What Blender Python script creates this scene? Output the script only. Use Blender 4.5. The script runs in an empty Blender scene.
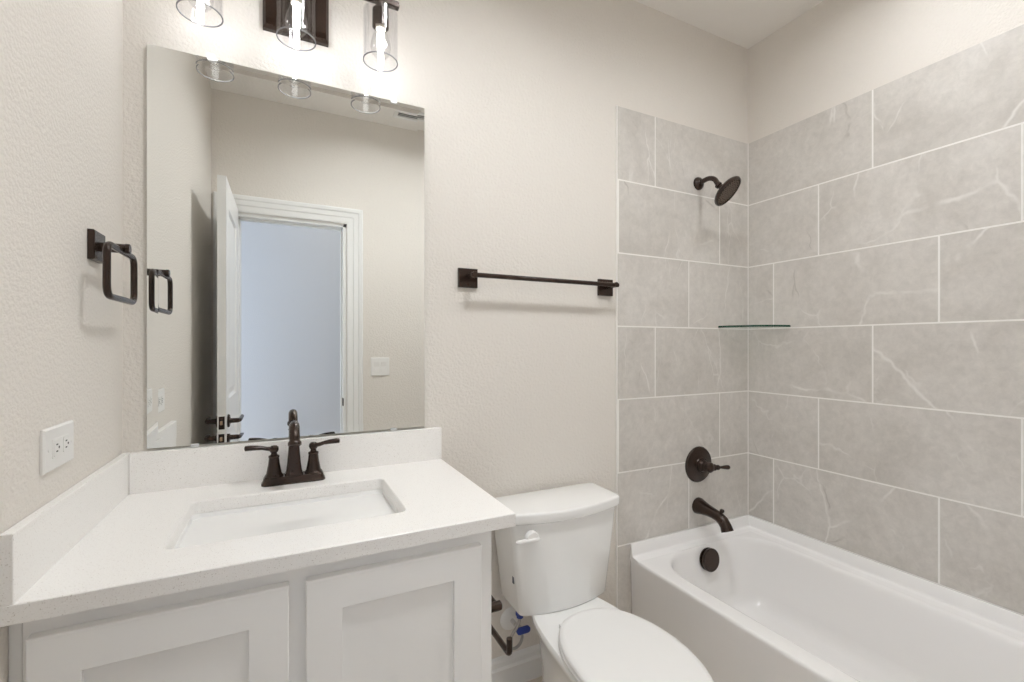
import bpy, math, random
from mathutils import Vector, Matrix

# ------------------------------------------------------------------ scene, camera, light, exposure
SC = bpy.context.scene
COL = SC.collection
PI = math.pi
W, H, D = 2.4533, 2.743, -1.62          # room width (x), ceiling height, y of the wall with the door
YP, XP = 0.004, W + 0.004               # painted faces of the back and right walls

cam = bpy.data.cameras.new('camera')
cam.sensor_fit = 'HORIZONTAL'; cam.sensor_width = 36.0; cam.lens = 16.093
cam.shift_y = 4.0 / 1024.0
cam.clip_start = 0.01
cam_o = bpy.data.objects.new('camera', cam); COL.objects.link(cam_o)
cam_o.location = (0.3838, -1.5267, 1.2621)
cam_o.rotation_euler = (PI / 2, 0, -math.radians(26.319))
SC.camera = cam_o

world = bpy.data.worlds.new('world'); SC.world = world; world.use_nodes = True
bg = world.node_tree.nodes['Background']
bg.inputs[0].default_value = (0.55, 0.72, 1.0, 1); bg.inputs[1].default_value = 1.0

SC.view_settings.view_transform = 'Standard'
SC.view_settings.look = 'None'
SC.view_settings.gamma = 1.0
SC.view_settings.use_curve_mapping = False
SC.view_settings.exposure = 0.08
try:
    SC.cycles.use_denoising = True
    SC.cycles.denoiser = 'OPENIMAGEDENOISE'
    SC.cycles.max_bounces = 14; SC.cycles.diffuse_bounces = 8
    SC.cycles.glossy_bounces = 6; SC.cycles.transparent_max_bounces = 16
    SC.cycles.sample_clamp_indirect = 4.0
    SC.cycles.blur_glossy = 0.5
except Exception:
    pass

BULB_E = 58.0        # radiance of each vanity bulb filament
CAN_E = 138.0         # radiance of the recessed light's lens
FILL_E = 84.0        # radiance of the wide fill light added in mid room
HALL_FILL_E = 30.0         # radiance of the fill lamp added in the hallway ceiling
DAY_W = 74.0          # daylight through the hallway window

day = bpy.data.lights.new('window_daylight', 'AREA'); day.shape = 'RECTANGLE'
day.size = 1.1; day.size_y = 1.5; day.energy = DAY_W; day.color = (0.80, 0.88, 1.0)
day_o = bpy.data.objects.new('window_daylight', day); COL.objects.link(day_o)
day_o.location = (-1.75, -2.35, 0.95); day_o.rotation_euler = (0, -PI / 2, 0)

# ------------------------------------------------------------------ materials
def mat(name, color, rough=0.5, metal=0.0, coat=0.0, spec=0.5):
    m = bpy.data.materials.new(name); m.use_nodes = True
    b = m.node_tree.nodes['Principled BSDF']
    b.inputs['Base Color'].default_value = (*color, 1)
    b.inputs['Roughness'].default_value = rough
    b.inputs['Metallic'].default_value = metal
    b.inputs['Coat Weight'].default_value = coat
    b.inputs['Coat Roughness'].default_value = 0.04
    b.inputs['Specular IOR Level'].default_value = spec
    return m

def N(m, t, **kw):
    n = m.node_tree.nodes.new(t)
    for k, v in kw.items(): setattr(n, k, v)
    return n

def L(m, a, b): m.node_tree.links.new(a, b)

def bsdf(m): return m.node_tree.nodes['Principled BSDF']

def noise(m, scale, detail=4, rough=0.55, dist=0.0, vec=None):
    n = N(m, 'ShaderNodeTexNoise')
    n.inputs['Scale'].default_value = scale; n.inputs['Detail'].default_value = detail
    n.inputs['Roughness'].default_value = rough; n.inputs['Distortion'].default_value = dist
    if vec is None:
        tc = N(m, 'ShaderNodeTexCoord'); vec = tc.outputs['Object']
    L(m, vec, n.inputs['Vector'])
    return n

def ramp(m, fac, stops):
    r = N(m, 'ShaderNodeValToRGB')
    e = r.color_ramp.elements
    while len(e) < len(stops): e.new(0.5)
    for i, (p, c) in enumerate(stops):
        e[i].position = p; e[i].color = (*c, 1)
    L(m, fac, r.inputs['Fac'])
    return r

def paint(name, color, bump=0.30, scale=125, rough=0.6):
    m = mat(name, color, rough, spec=0.3)
    n1 = noise(m, scale, 3, 0.5)
    r = ramp(m, n1.outputs['Fac'], [(0.36, (0, 0, 0)), (0.66, (1, 1, 1))])
    b = N(m, 'ShaderNodeBump'); b.inputs['Strength'].default_value = bump
    b.inputs['Distance'].default_value = 0.004
    L(m, r.outputs['Color'], b.inputs['Height'])
    L(m, b.outputs['Normal'], bsdf(m).inputs['Normal'])
    return m

M = {}
M['wall'] = paint('wall_paint', (0.765, 0.727, 0.678))
M['ceiling'] = paint('ceiling_paint', (0.86, 0.835, 0.80), 0.18, 80)
M['hall'] = paint('hall_paint', (0.78, 0.775, 0.77), 0.15)
M['trim'] = mat('white_trim_enamel', (0.83, 0.83, 0.82), 0.32)
M['cabinet'] = mat('cabinet_enamel', (0.91, 0.905, 0.895), 0.36)
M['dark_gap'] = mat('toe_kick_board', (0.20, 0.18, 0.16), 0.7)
M['porcelain'] = mat('porcelain', (0.90, 0.90, 0.89), 0.12, coat=0.5)
M['plastic'] = mat('white_plastic', (0.88, 0.875, 0.865), 0.30)
M['acrylic'] = mat('tub_acrylic', (0.90, 0.89, 0.885), 0.24, coat=0.15)
M['outlet'] = mat('outlet_plastic', (0.82, 0.81, 0.79), 0.35)
M['label'] = mat('printed_label', (0.10, 0.11, 0.14), 0.5)
M['slot'] = mat('outlet_slot', (0.03, 0.03, 0.03), 0.6)
M['blue'] = mat('blue_plastic', (0.02, 0.05, 0.30), 0.4)
M['steel'] = mat('braided_steel', (0.42, 0.41, 0.40), 0.35, 0.9)
M['chrome'] = mat('chrome', (0.75, 0.75, 0.76), 0.15, 1.0)
M['cream'] = mat('ceramic_bulb_base', (0.80, 0.74, 0.64), 0.4)
M['brass'] = mat('latch_brass', (0.55, 0.40, 0.28), 0.3, 1.0)
M['rubber'] = mat('nozzle_rubber', (0.12, 0.085, 0.065), 0.55)
M['vent_dark'] = mat('vent_duct_metal', (0.30, 0.30, 0.29), 0.7)
M['silver'] = mat('mirror_silver', (0.90, 0.915, 0.905), 0.0, 1.0)
M['mirror_edge'] = mat('mirror_edge', (0.35, 0.42, 0.40), 0.2)

def bronze():
    m = mat('oil_rubbed_bronze', (0.03, 0.016, 0.010), 0.27, 0.40, coat=0.2, spec=0.45)
    n = noise(m, 60, 4)
    r = ramp(m, n.outputs['Fac'], [(0.3, (0.024, 0.0125, 0.0075)), (0.75, (0.040, 0.020, 0.012))])
    L(m, r.outputs['Color'], bsdf(m).inputs['Base Color'])
    return m
M['bronze'] = bronze()

def quartz():
    m = mat('speckled_quartz', (0.84, 0.82, 0.79), 0.28, coat=0.0)
    n = noise(m, 420, 2, 0.6)
    r = ramp(m, n.outputs['Fac'], [(0.29, (0.58, 0.54, 0.50)), (0.37, (0.90, 0.885, 0.865)),
                                   (0.62, (0.91, 0.895, 0.875)), (0.72, (0.97, 0.965, 0.95))])
    L(m, r.outputs['Color'], bsdf(m).inputs['Base Color'])
    return m
M['quartz'] = quartz()

def tile():
    m = mat('stone_look_tile', (0.55, 0.52, 0.48), 0.34, spec=0.45)
    tc = N(m, 'ShaderNodeTexCoord'); ge = N(m, 'ShaderNodeNewGeometry')
    mul = N(m, 'ShaderNodeVectorMath', operation='SCALE'); mul.inputs[0].default_value = (37.0, 53.0, 71.0)
    L(m, ge.outputs['Random Per Island'], mul.inputs['Scale'])
    add = N(m, 'ShaderNodeVectorMath', operation='ADD')
    L(m, tc.outputs['Object'], add.inputs[0]); L(m, mul.outputs['Vector'], add.inputs[1])
    v = add.outputs['Vector']
    cloud = noise(m, 3.2, 5, 0.6, 0.6, v)
    base = ramp(m, cloud.outputs['Fac'], [(0.30, (0.56, 0.53, 0.492)), (0.52, (0.635, 0.605, 0.568)), (0.74, (0.69, 0.662, 0.627))])
    fine = noise(m, 34, 8, 0.75, 0.3, v)
    fr = ramp(m, fine.outputs['Fac'], [(0.3, (0.84, 0.84, 0.84)), (0.7, (1.10, 1.10, 1.10))])
    mx = N(m, 'ShaderNodeMix', data_type='RGBA', blend_type='MULTIPLY'); mx.inputs['Factor'].default_value = 0.75
    L(m, base.outputs['Color'], mx.inputs[6]); L(m, fr.outputs['Color'], mx.inputs[7])
    def vein(scale, warp, width, mscale, lo, hi, off, stretch):
        o = N(m, 'ShaderNodeVectorMath', operation='ADD'); o.inputs[1].default_value = off
        L(m, v, o.inputs[0])
        n = noise(m, 3.0, 4, 0.6, 0, o.outputs['Vector'])
        sc = N(m, 'ShaderNodeVectorMath', operation='SCALE'); sc.inputs['Scale'].default_value = warp
        L(m, n.outputs['Color'], sc.inputs[0])
        w = N(m, 'ShaderNodeVectorMath', operation='ADD'); L(m, o.outputs['Vector'], w.inputs[0]); L(m, sc.outputs['Vector'], w.inputs[1])
        mp = N(m, 'ShaderNodeMapping'); mp.inputs['Rotation'].default_value = stretch; mp.inputs['Scale'].default_value = (1.0, 0.5, 0.30)
        L(m, w.outputs['Vector'], mp.inputs['Vector'])
        vo = N(m, 'ShaderNodeTexVoronoi', feature='DISTANCE_TO_EDGE'); vo.inputs['Scale'].default_value = scale
        L(m, mp.outputs['Vector'], vo.inputs['Vector'])
        mr = N(m, 'ShaderNodeMapRange', interpolation_type='SMOOTHSTEP')
        mr.inputs['From Min'].default_value = 0.0; mr.inputs['From Max'].default_value = width
        mr.inputs['To Min'].default_value = 1.0; mr.inputs['To Max'].default_value = 0.0
        L(m, vo.outputs['Distance'], mr.inputs['Value'])
        k = noise(m, mscale, 3, 0.6, 0, o.outputs['Vector'])
        kr = N(m, 'ShaderNodeMapRange', interpolation_type='SMOOTHSTEP')
        kr.inputs['From Min'].default_value = lo; kr.inputs['From Max'].default_value = hi
        L(m, k.outputs['Fac'], kr.inputs['Value'])
        p = N(m, 'ShaderNodeMath', operation='MULTIPLY')
        L(m, mr.outputs[0], p.inputs[0]); L(m, kr.outputs[0], p.inputs[1])
        return p.outputs[0]
    col = mx.outputs[2]
    for args, c, st in (((3.6, 0.11, 0.011, 4.0, 0.47, 0.64, (3, 1, 7), (0.7, 0.6, 0.3)), (0.83, 0.81, 0.78), 0.65),
                        ((7.0, 0.16, 0.015, 5.0, 0.50, 0.66, (11, 5, 2), (0.2, 0.9, 0.5)), (0.80, 0.78, 0.75), 0.5),
                        ((3.4, 0.12, 0.008, 4.0, 0.54, 0.66, (23, 9, 4), (0.4, 0.3, 0.9)), (0.36, 0.33, 0.30), 0.55)):
        f = vein(*args)
        q = N(m, 'ShaderNodeMath', operation='MULTIPLY'); q.inputs[1].default_value = st
        L(m, f, q.inputs[0])
        x = N(m, 'ShaderNodeMix', data_type='RGBA')
        L(m, q.outputs[0], x.inputs['Factor']); L(m, col, x.inputs[6]); x.inputs[7].default_value = (*c, 1)
        col = x.outputs[2]
    L(m, col, bsdf(m).inputs['Base Color'])
    return m
M['tile'] = tile()
M['grout'] = mat('white_grout', (0.88, 0.86, 0.83), 0.8)

def floor_tile():
    m = mat('floor_tile', (0.5, 0.47, 0.43), 0.35)
    tc = N(m, 'ShaderNodeTexCoord')
    br = N(m, 'ShaderNodeTexBrick'); br.offset = 0.5
    br.inputs['Scale'].default_value = 1.0; br.inputs['Brick Width'].default_value = 0.92
    br.inputs['Row Height'].default_value = 0.152; br.inputs['Mortar Size'].default_value = 0.003
    br.inputs['Color1'].default_value = (0.70, 0.63, 0.55, 1); br.inputs['Color2'].default_value = (0.65, 0.58, 0.50, 1)
    br.inputs['Mortar'].default_value = (0.50, 0.44, 0.37, 1)
    L(m, tc.outputs['Object'], br.inputs['Vector']); L(m, br.outputs['Color'], bsdf(m).inputs['Base Color'])
    return m
M['floor'] = floor_tile()

def wood_floor():
    m = mat('hall_floor_boards', (0.35, 0.27, 0.2), 0.4)
    tc = N(m, 'ShaderNodeTexCoord')
    br = N(m, 'ShaderNodeTexBrick'); br.offset = 0.37
    br.inputs['Scale'].default_value = 1.0; br.inputs['Brick Width'].default_value = 1.2
    br.inputs['Row Height'].default_value = 0.15; br.inputs['Mortar Size'].default_value = 0.001
    br.inputs['Color1'].default_value = (0.40, 0.31, 0.23, 1); br.inputs['Color2'].default_value = (0.33, 0.25, 0.18, 1)
    br.inputs['Mortar'].default_value = (0.12, 0.09, 0.06, 1)
    L(m, tc.outputs['Object'], br.inputs['Vector']); L(m, br.outputs['Color'], bsdf(m).inputs['Base Color'])
    return m
M['boards'] = wood_floor()

def thin_glass(name, tint, edge=0.16, base=0.03, rough=0.0):
    m = bpy.data.materials.new(name); m.use_nodes = True
    nt = m.node_tree; nt.nodes.remove(nt.nodes['Principled BSDF'])
    out = nt.nodes['Material Output']
    tr = N(m, 'ShaderNodeBsdfTransparent'); tr.inputs['Color'].default_value = (*tint, 1)
    gl = N(m, 'ShaderNodeBsdfGlossy'); gl.inputs['Roughness'].default_value = rough
    lw = N(m, 'ShaderNodeLayerWeight'); lw.inputs['Blend'].default_value = 0.25
    mr = N(m, 'ShaderNodeMapRange'); mr.inputs['To Min'].default_value = base; mr.inputs['To Max'].default_value = edge
    L(m, lw.outputs['Facing'], mr.inputs['Value'])
    mx = N(m, 'ShaderNodeMixShader')
    L(m, mr.outputs[0], mx.inputs['Fac']); L(m, tr.outputs[0], mx.inputs[1]); L(m, gl.outputs[0], mx.inputs[2])
    L(m, mx.outputs[0], out.inputs['Surface'])
    return m
M['glass'] = thin_glass('clear_shade_glass', (0.97, 0.97, 0.975))
M['bulb_glass'] = thin_glass('clear_bulb_glass', (0.97, 0.97, 0.97), 0.5, 0.03)
M['glass_rim'] = mat('ground_glass_rim', (0.30, 0.30, 0.31), 0.15)
M['shelf_glass'] = thin_glass('shelf_glass', (0.965, 0.985, 0.975), 0.5, 0.05)
M['shelf_edge'] = mat('green_glass_edge', (0.012, 0.075, 0.045), 0.08, coat=0.5)
M['clip'] = mat('frosted_plastic_clip', (0.86, 0.87, 0.87), 0.25)

def emit(name, color, s):
    m = bpy.data.materials.new(name); m.use_nodes = True
    b = m.node_tree.nodes['Principled BSDF']
    b.inputs['Base Color'].default_value = (0.9, 0.9, 0.9, 1)
    b.inputs['Emission Color'].default_value = (*color, 1)
    b.inputs['Emission Strength'].default_value = s
    return m
M['filament'] = emit('glowing_filament', (0.985, 0.995, 1.0), BULB_E)
M['can_lens'] = emit('recessed_light_lens', (0.97, 0.99, 1.0), CAN_E)
M['fill_lens'] = emit('added_fill_lens', (0.97, 0.99, 1.0), FILL_E)
M['hall_fill_lens'] = emit('added_hall_fill_lens', (1.0, 0.985, 0.965), HALL_FILL_E)

# ------------------------------------------------------------------ mesh helpers
class MB:
    """collects shapes in world coordinates and links them as ONE mesh object"""
    def __init__(self): self.v = []; self.f = []
    def add(self, vs, fs):
        o = len(self.v); self.v += [Vector(p) for p in vs]; self.f += [[i + o for i in q] for q in fs]
        return self
    def box(self, a, b):
        (x0, y0, z0), (x1, y1, z1) = [[f(p, q) for p, q in zip(a, b)] for f in (min, max)]
        return self.add([(x0, y0, z0), (x1, y0, z0), (x1, y1, z0), (x0, y1, z0), (x0, y0, z1), (x1, y0, z1), (x1, y1, z1), (x0, y1, z1)],
                        [(3, 2, 1, 0), (4, 5, 6, 7), (0, 1, 5, 4), (1, 2, 6, 5), (2, 3, 7, 6), (3, 0, 4, 7)])
    def loft(self, loops, cap0=True, cap1=True, closed=False):
        n = len(loops[0]); vs = [p for l in loops for p in l]; fs = []
        k = len(loops)
        for i in range(k if closed else k - 1):
            j = (i + 1) % k
            for a in range(n):
                b = (a + 1) % n
                fs.append((i * n + a, i * n + b, j * n + b, j * n + a))
        if not closed:
            if cap0: fs.append(tuple(reversed(range(n))))
            if cap1: fs.append(tuple((k - 1) * n + a for a in range(n)))
        return self.add(vs, fs)
    def lathe(self, prof, org, axis=(0, 0, 1), seg=32, closed=False):
        """prof: (radius, distance along axis)"""
        ax = Vector(axis).normalized(); u = ax.orthogonal().normalized(); w = ax.cross(u); org = Vector(org)
        loops = [[org + ax * h + (u * math.cos(2 * PI * i / seg) + w * math.sin(2 * PI * i / seg)) * max(r, 1e-5) for i in range(seg)] for r, h in prof]
        return self.loft(loops, prof[0][0] > 0 or True, True, closed)
    def tube(self, pts, rad, seg=14, flat=None):
        """swept round bar; rad is one radius or one per point; flat scales the section across"""
        pts = [Vector(p) for p in pts]; n = len(pts)
        rs = rad if isinstance(rad, (list, tuple)) else [rad] * n
        tang = []
        for i in range(n):
            t = (pts[min(i + 1, n - 1)] - pts[max(i - 1, 0)]).normalized(); tang.append(t)
        u = tang[0].orthogonal().normalized()
        if flat: u = (Vector(flat[0]) - tang[0] * tang[0].dot(Vector(flat[0]))).normalized()
        loops = []
        for i in range(n):
            u = (u - tang[i] * tang[i].dot(u)).normalized(); w = tang[i].cross(u)
            k = flat[1] if flat else 1.0
            loops.append([pts[i] + (u * math.cos(2 * PI * j / seg) * k + w * math.sin(2 * PI * j / seg)) * rs[i] for j in range(seg)])
        return self.loft(loops)
    def build(self, name, m, parent=None, loc=(0, 0, 0), smooth=40, bevel=0.0, bseg=2):
        base = Vector(loc)
        if parent is not None:
            base = Vector(parent.get('_org', (0, 0, 0)))
        me = bpy.data.meshes.new(name)
        me.from_pydata([v - base for v in self.v], [], self.f); me.update()
        import bmesh
        bm = bmesh.new(); bm.from_mesh(me)
        bmesh.ops.remove_doubles(bm, verts=bm.verts, dist=1e-6)
        bmesh.ops.recalc_face_normals(bm, faces=bm.faces)
        bm.to_mesh(me); bm.free()
        if smooth:
            for p in me.polygons: p.use_smooth = True
            me.set_sharp_from_angle(angle=math.radians(smooth))
        me.materials.append(m)
        o = bpy.data.objects.new(name, me); COL.objects.link(o)
        if parent is None: o.location = base
        else: o.parent = parent
        ORG[o.name] = base
        o['_org'] = tuple(base)
        if bevel:
            md = o.modifiers.new('bevel', 'BEVEL'); md.width = bevel; md.segments = bseg; md.limit_method = 'ANGLE'
            md.angle_limit = math.radians(40); md.harden_normals = True
        return o
ORG = {}

def thing(name, label, cat, loc, group=None):
    o = bpy.data.objects.new(name, None); COL.objects.link(o); o.location = loc
    o.empty_display_size = 0.05
    o['_org'] = tuple(loc); o['label'] = label; o['category'] = cat
    if group: o['group'] = group
    return o

def struct(o, label, cat):
    o['kind'] = 'structure'; o['label'] = label; o['category'] = cat
    return o

def rrect(x0, x1, y0, y1, r, z, k=6):
    """rounded rectangle loop in the xy plane, 4*(k+1) points; r is one radius or four (x0y0, x1y0, x1y1, x0y1)"""
    rs = r if isinstance(r, (list, tuple)) else [r] * 4
    cs = [(x0, y0, 1, 1, PI), (x1, y0, -1, 1, 1.5 * PI), (x1, y1, -1, -1, 0), (x0, y1, 1, -1, 0.5 * PI)]
    out = []
    for (x, y, sx, sy, a0), q in zip(cs, rs):
        for i in range(k + 1):
            a = a0 + 0.5 * PI * i / k
            out.append(Vector((x + sx * q + q * math.cos(a), y + sy * q + q * math.sin(a), z)))
    return out

def arc(c, r, a0, a1, n, plane='yz'):
    out = []
    for i in range(n + 1):
        a = a0 + (a1 - a0) * i / n
        p = {'y': 0, 'z': 0, 'x': 0}; p[plane[0]] = r * math.cos(a); p[plane[1]] = r * math.sin(a)
        out.append(Vector(c) + Vector((p['x'], p['y'], p['z'])))
    return out

def fillet(pts, r, n=5, closed=False):
    """rounds the corners of a polyline"""
    pts = [Vector(p) for p in pts]; out = []
    m = len(pts)
    for i, p in enumerate(pts):
        if not closed and i in (0, m - 1): out.append(p); continue
        a = (pts[i - 1] - p).normalized(); b = (pts[(i + 1) % m] - p).normalized()
        p0, p1 = p + a * r, p + b * r
        for j in range(n + 1):
            t = j / n
            out.append(p0 * (1 - t) ** 2 + p * 2 * t * (1 - t) + p1 * t * t)
    return out

def ring_tube(mb, pts, rad, seg=12):
    """closed swept tube"""
    n = len(pts); pts = [Vector(p) for p in pts]
    t0 = (pts[1] - pts[-1]).normalized(); u = t0.orthogonal().normalized(); loops = []
    for i in range(n):
        t = (pts[(i + 1) % n] - pts[i - 1]).normalized()
        u = (u - t * t.dot(u)).normalized(); w = t.cross(u)
        loops.append([pts[i] + (u * math.cos(2 * PI * j / seg) + w * math.sin(2 * PI * j / seg)) * rad for j in range(seg)])
    return mb.loft(loops, closed=True)

# ------------------------------------------------------------------ room shell
T = 0.115
DX0, DX1, DZ = 0.114, 0.735, 2.042        # door opening
o = MB().box((-T, YP, -0.1), (W + T, YP + T, H + 0.1)).build('wall_back', M['wall']); struct(o, 'textured warm white wall behind the mirror and toilet', 'wall'); wall_back = o
o = MB().box((-T, YP, -0.1), (0, D - T, H + 0.1)).build('wall_left', M['wall']); struct(o, 'textured warm white wall at the left end of the vanity', 'wall')
o = MB().box((XP, YP, -0.1), (XP + T, D - T, H + 0.1)).build('wall_right', M['wall']); struct(o, 'warm white wall above the long run of tub tiles', 'wall'); wall_right = o
mb = MB()
mb.box((0, D, 0), (DX0, D - T, H)); mb.box((DX1, D, 0), (XP, D - T, H)); mb.box((DX0, D, DZ), (DX1, D - T, H))
o = mb.build('wall_front', M['wall'], smooth=0); struct(o, 'wall with the open doorway seen in the mirror', 'wall'); wall_front = o
o = MB().box((-T, YP + T, -0.1), (XP + T, D - T, 0)).build('floor', M['floor']); struct(o, 'warm brown plank tile bathroom floor', 'floor')
CANX, CANY, CANR = 1.96, -0.86, 0.072        # recessed light over the tub
DLX, DLY, DLR = 0.98, -0.92, 0.150           # larger recessed light, added mid room as soft overhead fill
def holed(mb, x0, x1, cx_, cy_, r):
    y0, y1 = D - T, YP + T
    ang = sorted([2 * PI * i / 64 for i in range(64)] + [math.atan2(yy - cy_, xx - cx_) % (2 * PI) for xx in (x0, x1) for yy in (y0, y1)])
    def rect(z):
        out = []
        for a in ang:
            c_, s_ = math.cos(a), math.sin(a); ts = []
            if abs(c_) > 1e-9: ts.append(((x1 if c_ > 0 else x0) - cx_) / c_)
            if abs(s_) > 1e-9: ts.append(((y1 if s_ > 0 else y0) - cy_) / s_)
            t_ = min(ts); out.append((cx_ + t_ * c_, cy_ + t_ * s_, z))
        return out
    def circ(z): return [(cx_ + r * math.cos(a), cy_ + r * math.sin(a), z) for a in ang]
    mb.loft([rect(H), rect(H + .1), circ(H + .1), circ(H)], closed=True)
mb = MB(); holed(mb, -T, 1.72, DLX, DLY, DLR); holed(mb, 1.72, XP + T, CANX, CANY, CANR)
o = mb.build('ceiling', M['ceiling'], smooth=0); struct(o, 'warm white bathroom ceiling', 'ceiling')

# hallway beyond the doorway
HX0, HX1, HY = -1.6, 2.6, -2.85
hy0 = D - T
o = MB().box((HX0, hy0, -0.1), (HX1, HY, 0)).build('floor_hall', M['boards']); struct(o, 'wooden hallway floor beyond the doorway', 'floor')
o = MB().box((HX0, hy0, H), (HX1, HY, H + 0.1)).build('ceiling_hall', M['ceiling']); struct(o, 'hallway ceiling beyond the doorway', 'ceiling')
o = MB().box((HX0, HY, -0.1), (HX1, HY - T, H + 0.1)).build('wall_hall', M['hall']); struct(o, 'grey hallway wall seen through the doorway in the mirror', 'wall')
o = MB().box((HX1, hy0, -0.1), (HX1 + T, HY, H + 0.1)).build('wall_hall_right', M['hall']); struct(o, 'right end wall of the hallway', 'wall')
wy0, wy1, wz0, wz1 = -2.78, -1.92, 0.20, 1.70
mb = MB()
mb.box((HX0 - T, hy0, -0.1), (HX0, wy1, H + 0.1)); mb.box((HX0 - T, wy0, -0.1), (HX0, HY, H + 0.1))
mb.box((HX0 - T, wy1, -0.1), (HX0, wy0, wz0)); mb.box((HX0 - T, wy1, wz1), (HX0, wy0, H + 0.1))
o = mb.build('wall_hall_left', M['hall'], smooth=0); struct(o, 'left end wall of the hallway with a window', 'wall')
mb = MB()
for a, b in (((wy0, wz0), (wy0 + .04, wz1)), ((wy1 - .04, wz0), (wy1, wz1)), ((wy0, wz0), (wy1, wz0 + .04)), ((wy0, wz1 - .04), (wy1, wz1)), ((wy0, .93), (wy1, .97))):
    mb.box((HX0 - .08, a[0], a[1]), (HX0 - .03, b[0], b[1]))
win = mb.build('window_1', M['trim'], bevel=0.003); struct(win, 'white framed hallway window', 'window')
MB().box((HX0 - .056, wy0 + .04, wz0 + .04), (HX0 - .052, wy1 - .04, wz1 - .04)).build('pane', M['glass'], win)

# ------------------------------------------------------------------ tile surround
P, PW, ZT, GR = 0.308, 0.6111, 2.265, 0.0052
def tile_panel(parent, kind, u0, u1, joint0, shifts):
    """u runs away from the tiled corner; joint0 = first joint of a row with shift 0"""
    tb, gb = MB(), MB()
    def place(ua, ub, za, zb, d0, d1, mbx):
        if kind == 'back': mbx.box((W - ua, d0, za), (W - ub, d1, zb))
        elif kind == 'right': mbx.box((W + d0, -ua, za), (W + d1, -ub, zb))
        else: mbx.box((W - ua, D - d0, za), (W - ub, D - d1, zb))
    for k in range(8):
        zb_, zt_ = max(0.0, ZT - (k + 1) * P), ZT - k * P
        j = joint0 + shifts[k % 3] * PW / 3
        while j > u0: j -= PW
        us = [j]
        while us[-1] < u1: us.append(us[-1] + PW)
        for a, b in zip(us, us[1:]):
            a2, b2 = max(a, u0), min(b, u1)
            if b2 - a2 < 0.012: continue
            place(a2 + (GR / 2 if a > u0 else 0.0012), b2 - (GR / 2 if b < u1 else 0), zb_ + GR / 2, zt_ - (GR / 2 if k else 0), -0.003, YP - 0.0002, tb)
    place(u0, u1, 0, ZT - 0.001, -0.0024, YP - 0.0005, gb)
    t = tb.build('tile_surround', M['tile'], parent, smooth=0, bevel=0.0009, bseg=1)
    gb.build('grout', M['grout'], t, smooth=0)
    return t
XT = 1.632
tile_panel(wall_back, 'back', 0.0, W - XT, 0.2059, [2, 0, 1])
tile_panel(wall_right, 'right', 0.0, -D - 0.004, 0.1356, [2, 1, 0])
tile_panel(wall_front, 'front', 0.0, W - XT, 0.2059, [2, 0, 1])
MB().box((XT - 0.0065, -0.004, 0), (XT - 0.0005, YP - 0.0003, ZT + 0.002)).build('tile_edge_trim', M['grout'], wall_back, bevel=0.002, bseg=2)
MB().box((W - 0.0065, -0.0065, 0.30), (W - 0.0028, -0.0028, ZT)).build('corner_caulk', M['grout'], wall_back, bevel=0.0015)

# ------------------------------------------------------------------ door, casing, baseboards
def casing(name, y, sy, label):
    prof = [(0.004, 0.0), (0.004, 0.012), (0.012, 0.015), (0.040, 0.015), (0.046, 0.019), (0.072, 0.019), (0.079, 0.024), (0.096, 0.026), (0.102, 0.022), (0.102, 0.0)]
    mb = MB(); loops = []
    for (xa, za, mx, mz) in ((DX0, 0, -1, 0), (DX0, DZ, -1, 1), (DX1, DZ, 1, 1), (DX1, 0, 1, 0)):
        loops.append([(xa + mx * u, y + sy * v, za + mz * u) for u, v in prof])
    mb.loft(loops)
    o = mb.build(name, M['trim'], smooth=20); struct(o, label, 'trim'); return o
casing('trim_1', D, 1, 'white stepped casing around the doorway, bathroom side')
casing('trim_2', D - T, -1, 'white stepped casing around the doorway, hallway side')
mb = MB()
j = 0.018
mb.box((DX0 - 0.001, D + 0.001, 0), (DX0 + j, D - T - 0.001, DZ)); mb.box((DX1 - j, D + 0.001, 0), (DX1 + 0.001, D - T - 0.001, DZ))
mb.box((DX0, D + 0.001, DZ - j), (DX1, D - T - 0.001, DZ + 0.001))
mb.box((DX0 + j, D - 0.045, 0), (DX0 + j + 0.010, D - 0.08, DZ - j)); mb.box((DX1 - j - .010, D - 0.045, 0), (DX1 - j, D - 0.08, DZ - j)); mb.box((DX0 + j, D - 0.045, DZ - j - .01), (DX1 - j, D - 0.08, DZ - j))
o = mb.build('trim_3', M['trim'], smooth=0); struct(o, 'white door jamb lining the doorway', 'trim'); jamb = o
MB().box((DX1 - j - 0.002, D + 0.003, 0.868), (DX1 - j + 0.0035, D - 0.040, 0.918)).build('strike_plate', M['bronze'], jamb, bevel=0.001)

# open door leaf, hinged at the left jamb and swung against the left wall
LW = 0.605; lx0, lx1 = 0.100, 0.136
ly0, ly1 = D + 0.030, D + 0.030 + LW          # hinge edge, latch edge
lz0, lz1 = 0.012, 2.050
st = 0.105
mb = MB()
mb.box((lx0, ly0, lz0), (lx1, ly0 + st, lz1)); mb.box((lx0, ly1 - st, lz0), (lx1, ly1, lz1))
for a, b in ((lz0, 0.22), (0.83, 1.00), (1.925, lz1)): mb.box((lx0, ly0 + st, a), (lx1, ly1 - st, b))
door = mb.build('door_1', M['trim'], smooth=0); struct(door, 'white panelled door standing open along the left wall', 'door')
def frustum(mb, x, sx, a, b, c, d):
    q = [(0, 0.0), (0.010, -0.010), (0.022, -0.010), (0.050, -0.002)]
    loops = []
    for ins, dep in q:
        loops.append([(x + sx * dep, ya, za) for ya, za in ((a + ins, c + ins), (b - ins, c + ins), (b - ins, d - ins), (a + ins, d - ins))])
    mb.loft(loops, cap0=False)
for c, d in ((0.22, 0.83), (1.00, 1.925)):
    mb = MB(); frustum(mb, lx0, -1, ly0 + st, ly1 - st, c, d); frustum(mb, lx1, 1, ly0 + st, ly1 - st, c, d)
    mb.build('panel', M['trim'], door, smooth=0)
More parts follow.
